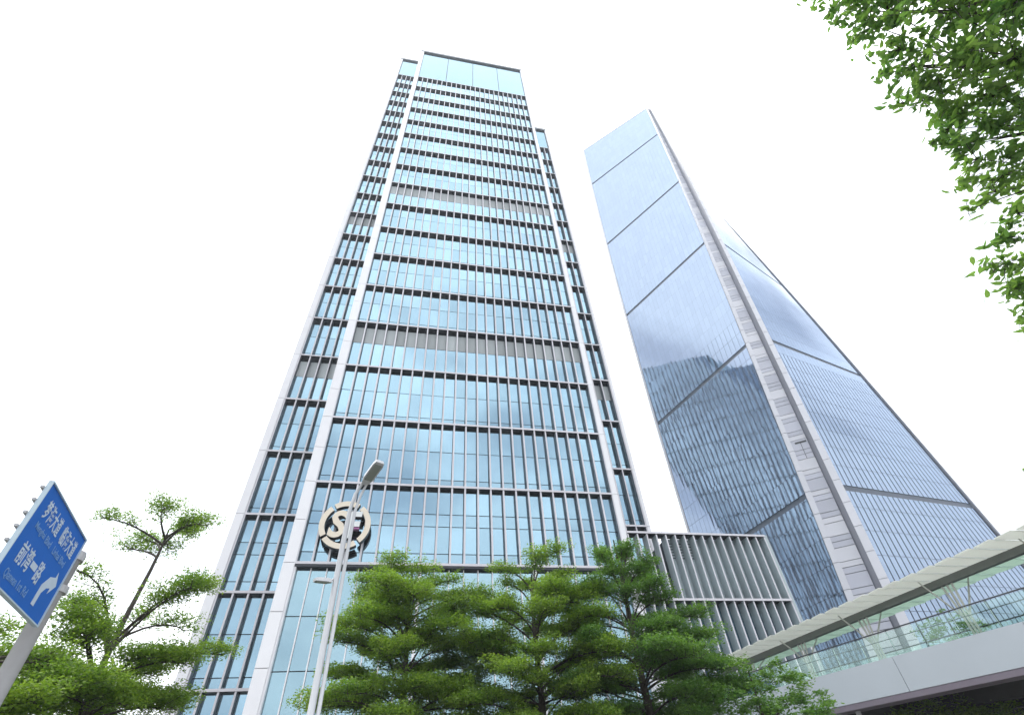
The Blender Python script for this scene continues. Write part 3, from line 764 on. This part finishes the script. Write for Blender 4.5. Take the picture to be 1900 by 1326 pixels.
# left tree: bare leader with a small top tuft, then wide tiers
x, y = at(-24.9, 19)
tier_tree('layered_tree', 'tall layered tree with a bare leader and sparse top tuft, beside the blue road sign', x, y,
          [(8.75, 1.75, .75, .62, (-.2, 0)), (5.7, 2.3, 1.9, .60, (.3, 0)), (4.7, 3.0, 1.0, .8, (.0, 0)), (3.9, 3.2, .9, .95, (-.2, 0)), (3.0, 3.0, .7, .9, (0, 0))], 9.3, 11, leaf=.08, r0=.115, group=GT)
x, y = at(-33.5, 16)
tier_tree('layered_tree', 'layered tree low in the left corner under the blue road sign', x, y,
          [(4.3, 2.2, .9, .7, (0, 0)), (3.4, 2.6, .8, .85, (0, 0)), (2.6, 2.6, .6, .9, (0, 0))], 5.4, 12, leaf=.08, r0=.12, group=GT)
x, y = at(0.4, 21)
tier_tree('layered_tree', 'bright layered tree right behind the street lamp, leftmost of the central three', x, y,
          [(8.0, 2.3, 1.9, .75, (.1, 0)), (7.1, 2.9, 1.7, .9, (-.2, 0)), (6.3, 3.2, 1.5, .95, (.2, 0)), (5.4, 3.2, 1.2, 1.0, (0, 0)), (4.5, 3.3, 1.0, 1.0, (0, 0)), (3.6, 3.2, .9, 1.0, (0, 0)), (2.7, 2.9, .7, 1.0, (0, 0))], 9.4, 21, M_LEAF, leaf=.09, r0=.16, group=GT)
x, y = at(13.9, 21.5)
tier_tree('layered_tree', 'layered tree in the middle of the central three, below the tower ledge', x, y,
          [(8.1, 1.9, 1.7, .75, (.1, 0)), (7.2, 2.6, 1.6, .9, (.2, 0)), (6.3, 2.9, 1.5, .95, (-.2, 0)), (5.4, 3.1, 1.2, 1.0, (0, 0)), (4.5, 3.2, 1.0, 1.0, (0, 0)), (3.6, 3.2, .9, 1.0, (0, 0)), (2.7, 2.9, .6, 1.0, (0, 0))], 9.3, 22, M_LEAF, leaf=.09, r0=.17, group=GT)
x, y = at(24.0, 22.5)
tier_tree('layered_tree', 'darker layered tree in front of the podium wing, rightmost of the central three', x, y,
          [(9.0, 1.0, 1.6, .8, (0, 0)), (8.0, 2.0, 1.7, .9, (0, 0)), (6.9, 2.7, 1.5, 1.0, (.2, 0)), (5.8, 3.1, 1.3, 1.0, (.3, 0)), (4.8, 3.3, 1.1, 1.0, (.2, 0)), (3.8, 3.3, .9, 1.0, (0, 0)), (2.8, 3.0, .6, 1.0, (0, 0))], 10.8, 23, M_LEAFD, leaf=.095, r0=.2, group=GT)
x, y = at(33.8, 21.5)
round_tree('bushy_tree', 'low dark bushy tree hiding the left end of the footbridge', x, y, 1.6, 5.35, 2.3, 31, M_LEAFD, .12, 19000)
x, y = at(47.5, 41)
round_tree('bushy_tree', 'green bushy tree seen through the gap under the footbridge', x, y, 2.4, 5.5, 3.6, 32, M_LEAF, .17, 13000)
x, y = at(50.5, 52)
round_tree('bushy_tree', 'small tree behind the glass balustrade of the footbridge', x, y, 6.0, 11.6, 2.6, 33, M_LEAFD, .2, 6000)

# near tree overhanging from the right
NT = thing('overhanging_tree', 'large leafy tree reaching in from the right edge, close to the camera', 'tree', (9.6, -0.9, 0.14))
def dirp(az, el, d): return Vector((math.sin(R(az))*math.cos(R(el))*d, math.cos(R(az))*math.cos(R(el))*d, 1.6+math.sin(R(el))*d))
b = MB(); b.tube([(9.6, -.9, .14), (9.5, -.85, 2.5), (9.3, -.7, 5.0), (9.1, -.4, 7.5), (9.0, 0, 10.5), (8.9, .2, 12.5)], [.30, .26, .23, .18, .11, .04], 12); part('trunk', b, M_BARK, NT, smooth=True)
limbs = [((9.2, -.5, 6.0), (83, 47, 9.8)), ((9.1, -.4, 7.0), (86, 53, 10.6)), ((9.2, -.5, 5.4), (79, 41, 9.2)), ((9.3, -.6, 4.2), (73, 31, 9.0)), ((9.0, -.2, 8.2), (86, 57, 11)), ((9.3, -.65, 3.4), (66, 22, 8.8)), ((9.1, -.3, 6.5), (81, 50, 10.0)), ((9.2, -.5, 5.0), (75, 38, 9.0))]
br = MB(); cl = []
rg = random.Random(77)
for s_, (az, el, d) in limbs:
    A_, E_ = Vector(s_), dirp(az, el, d)
    mid = A_.lerp(E_, .5)+Vector((0, 0, .35))
    P_ = [A_, A_.lerp(mid, .6), mid, mid.lerp(E_, .55), E_]
    br.tube(P_, [.07, .055, .04, .025, .01], 7)
CL = [  # azimuth, elevation, distance, spread
    (88, 55, 9.8, .5), (90, 51, 9.6, .55), (88, 49, 9.4, .45), (84, 46, 9.2, .42), (86, 43.5, 9.3, .5), (82.5, 43, 9.0, .36), (90, 46, 9.8, .55), (92, 54, 10, .6), (94, 50, 10, .6), (80.5, 41, 8.9, .3), (83, 40, 9.1, .36), (86.5, 40, 9.4, .45), (90, 42, 9.7, .5),
    (83, 50.5, 9.4, .28), (81, 47, 9.1, .26), (78.5, 43.5, 8.9, .24), (84, 53.5, 9.8, .28), (88, 58, 10, .4), (77.5, 40.2, 8.7, .2), (75.5, 39.2, 8.6, .16), (79, 38.6, 8.8, .22), (81, 37.3, 8.9, .24), (73.6, 37.6, 8.5, .12), (84, 56.5, 10, .18), (94, 58, 10.2, .5), (80, 50.5, 9.4, .12), (78.5, 47.5, 9.2, .13),
    (80, 36.2, 8.9, .18), (83, 36.5, 9.1, .28), (76, 37.2, 8.6, .15),
    (78, 41.5, 8.8, .26), (80, 44.5, 9.0, .30), (82, 38.8, 9.0, .32), (77.5, 38, 8.7, .22), (85, 37.5, 9.2, .36), (79, 36.6, 8.8, .2), (82, 49, 9.2, .26), (86, 53, 9.6, .36), (79.5, 46.5, 9.0, .2),
    (72, 32.6, 8.7, .25), (71, 30.4, 8.7, .25), (69.6, 28.3, 8.6, .17), (73.5, 34.2, 8.9, .24), (75.5, 35.2, 9, .22), (73, 29.4, 8.9, .32), (74.5, 31.5, 9, .3), (61.9, 18.6, 8.6, .06), (63.5, 19, 8.7, .10)]
nr = np.random.default_rng(5)
near = []; far = []
for i, (az, el, d, sp_) in enumerate(CL):
    c = dirp(az, el, d)
    k = int(135*(sp_/.3)**2) if sp_ > .2 else int(28*(sp_/.15)**2)
    # twig into the cluster
    bst = min(limbs, key=lambda q: (dirp(*q[1])-c).length); e0 = dirp(*bst[1]); A_ = Vector(bst[0])
    st = A_.lerp(e0, .75)
    br.tube([st, st.lerp(c, .5)+Vector((0, 0, .1)), c], [.014, .009, .005], 5, cap=False)
    nt_ = max(3, int(16*sp_/.3))
    for q in range(nt_):
        v = Vector(nr.normal(0, 1, 3)*np.array([.6, .6, .45])*sp_)
        br.tube([c, c+v*.6+Vector((0, 0, .03)), c+v], [.006, .0045, .003], 4, cap=False)
        kk = k//nt_+1
        # leaves in whorls along the outer half of the twig
        for m_ in range(kk):
            f = nr.uniform(.35, 1.08); p = c+v*f+Vector(nr.normal(0, .045+.03*(sp_ > .3), 3))
            far.append((p.x, p.y, p.z, sp_))
part('branch', br, M_BARK, NT, smooth=True)
far = np.array(far)
dist = np.linalg.norm(far[:, :3]-np.array([0, 0, 1.6]), axis=1)
order = np.argsort(dist+far[:, 3]*2.0)
for i in order[:280]:
    p = far[i, :3]
    link('leaf', leaves_mesh('leaf', p[None], .125, M_LEAFN, .6, .48, .25, p), NT, Vector(p)-NT.location)
link('leaf', leaves_mesh('leaf', far[order[280:], :3], .12, M_LEAFN, .6, .48, .25, NT.location), NT, kind='stuff')

# ------------------------------------------------------------------ air
M_HAZE = bpy.data.materials.new('thin_haze'); M_HAZE.use_nodes = True
nt = M_HAZE.node_tree; nt.nodes.clear()
pv = N(nt, 'ShaderNodeVolumePrincipled'); pv.inputs['Color'].default_value = (0.86, 0.92, 1.0, 1); pv.inputs['Density'].default_value = 0.00055; pv.inputs['Anisotropy'].default_value = 0.2
o_ = N(nt, 'ShaderNodeOutputMaterial'); nt.links.new(pv.outputs[0], o_.inputs['Volume'])
b = MB(); b.box(-430, 430, -430, 430, -1.0, 238.0); single('haze', b, M_HAZE, None, None, (0, 0, 0), kind='stuff')
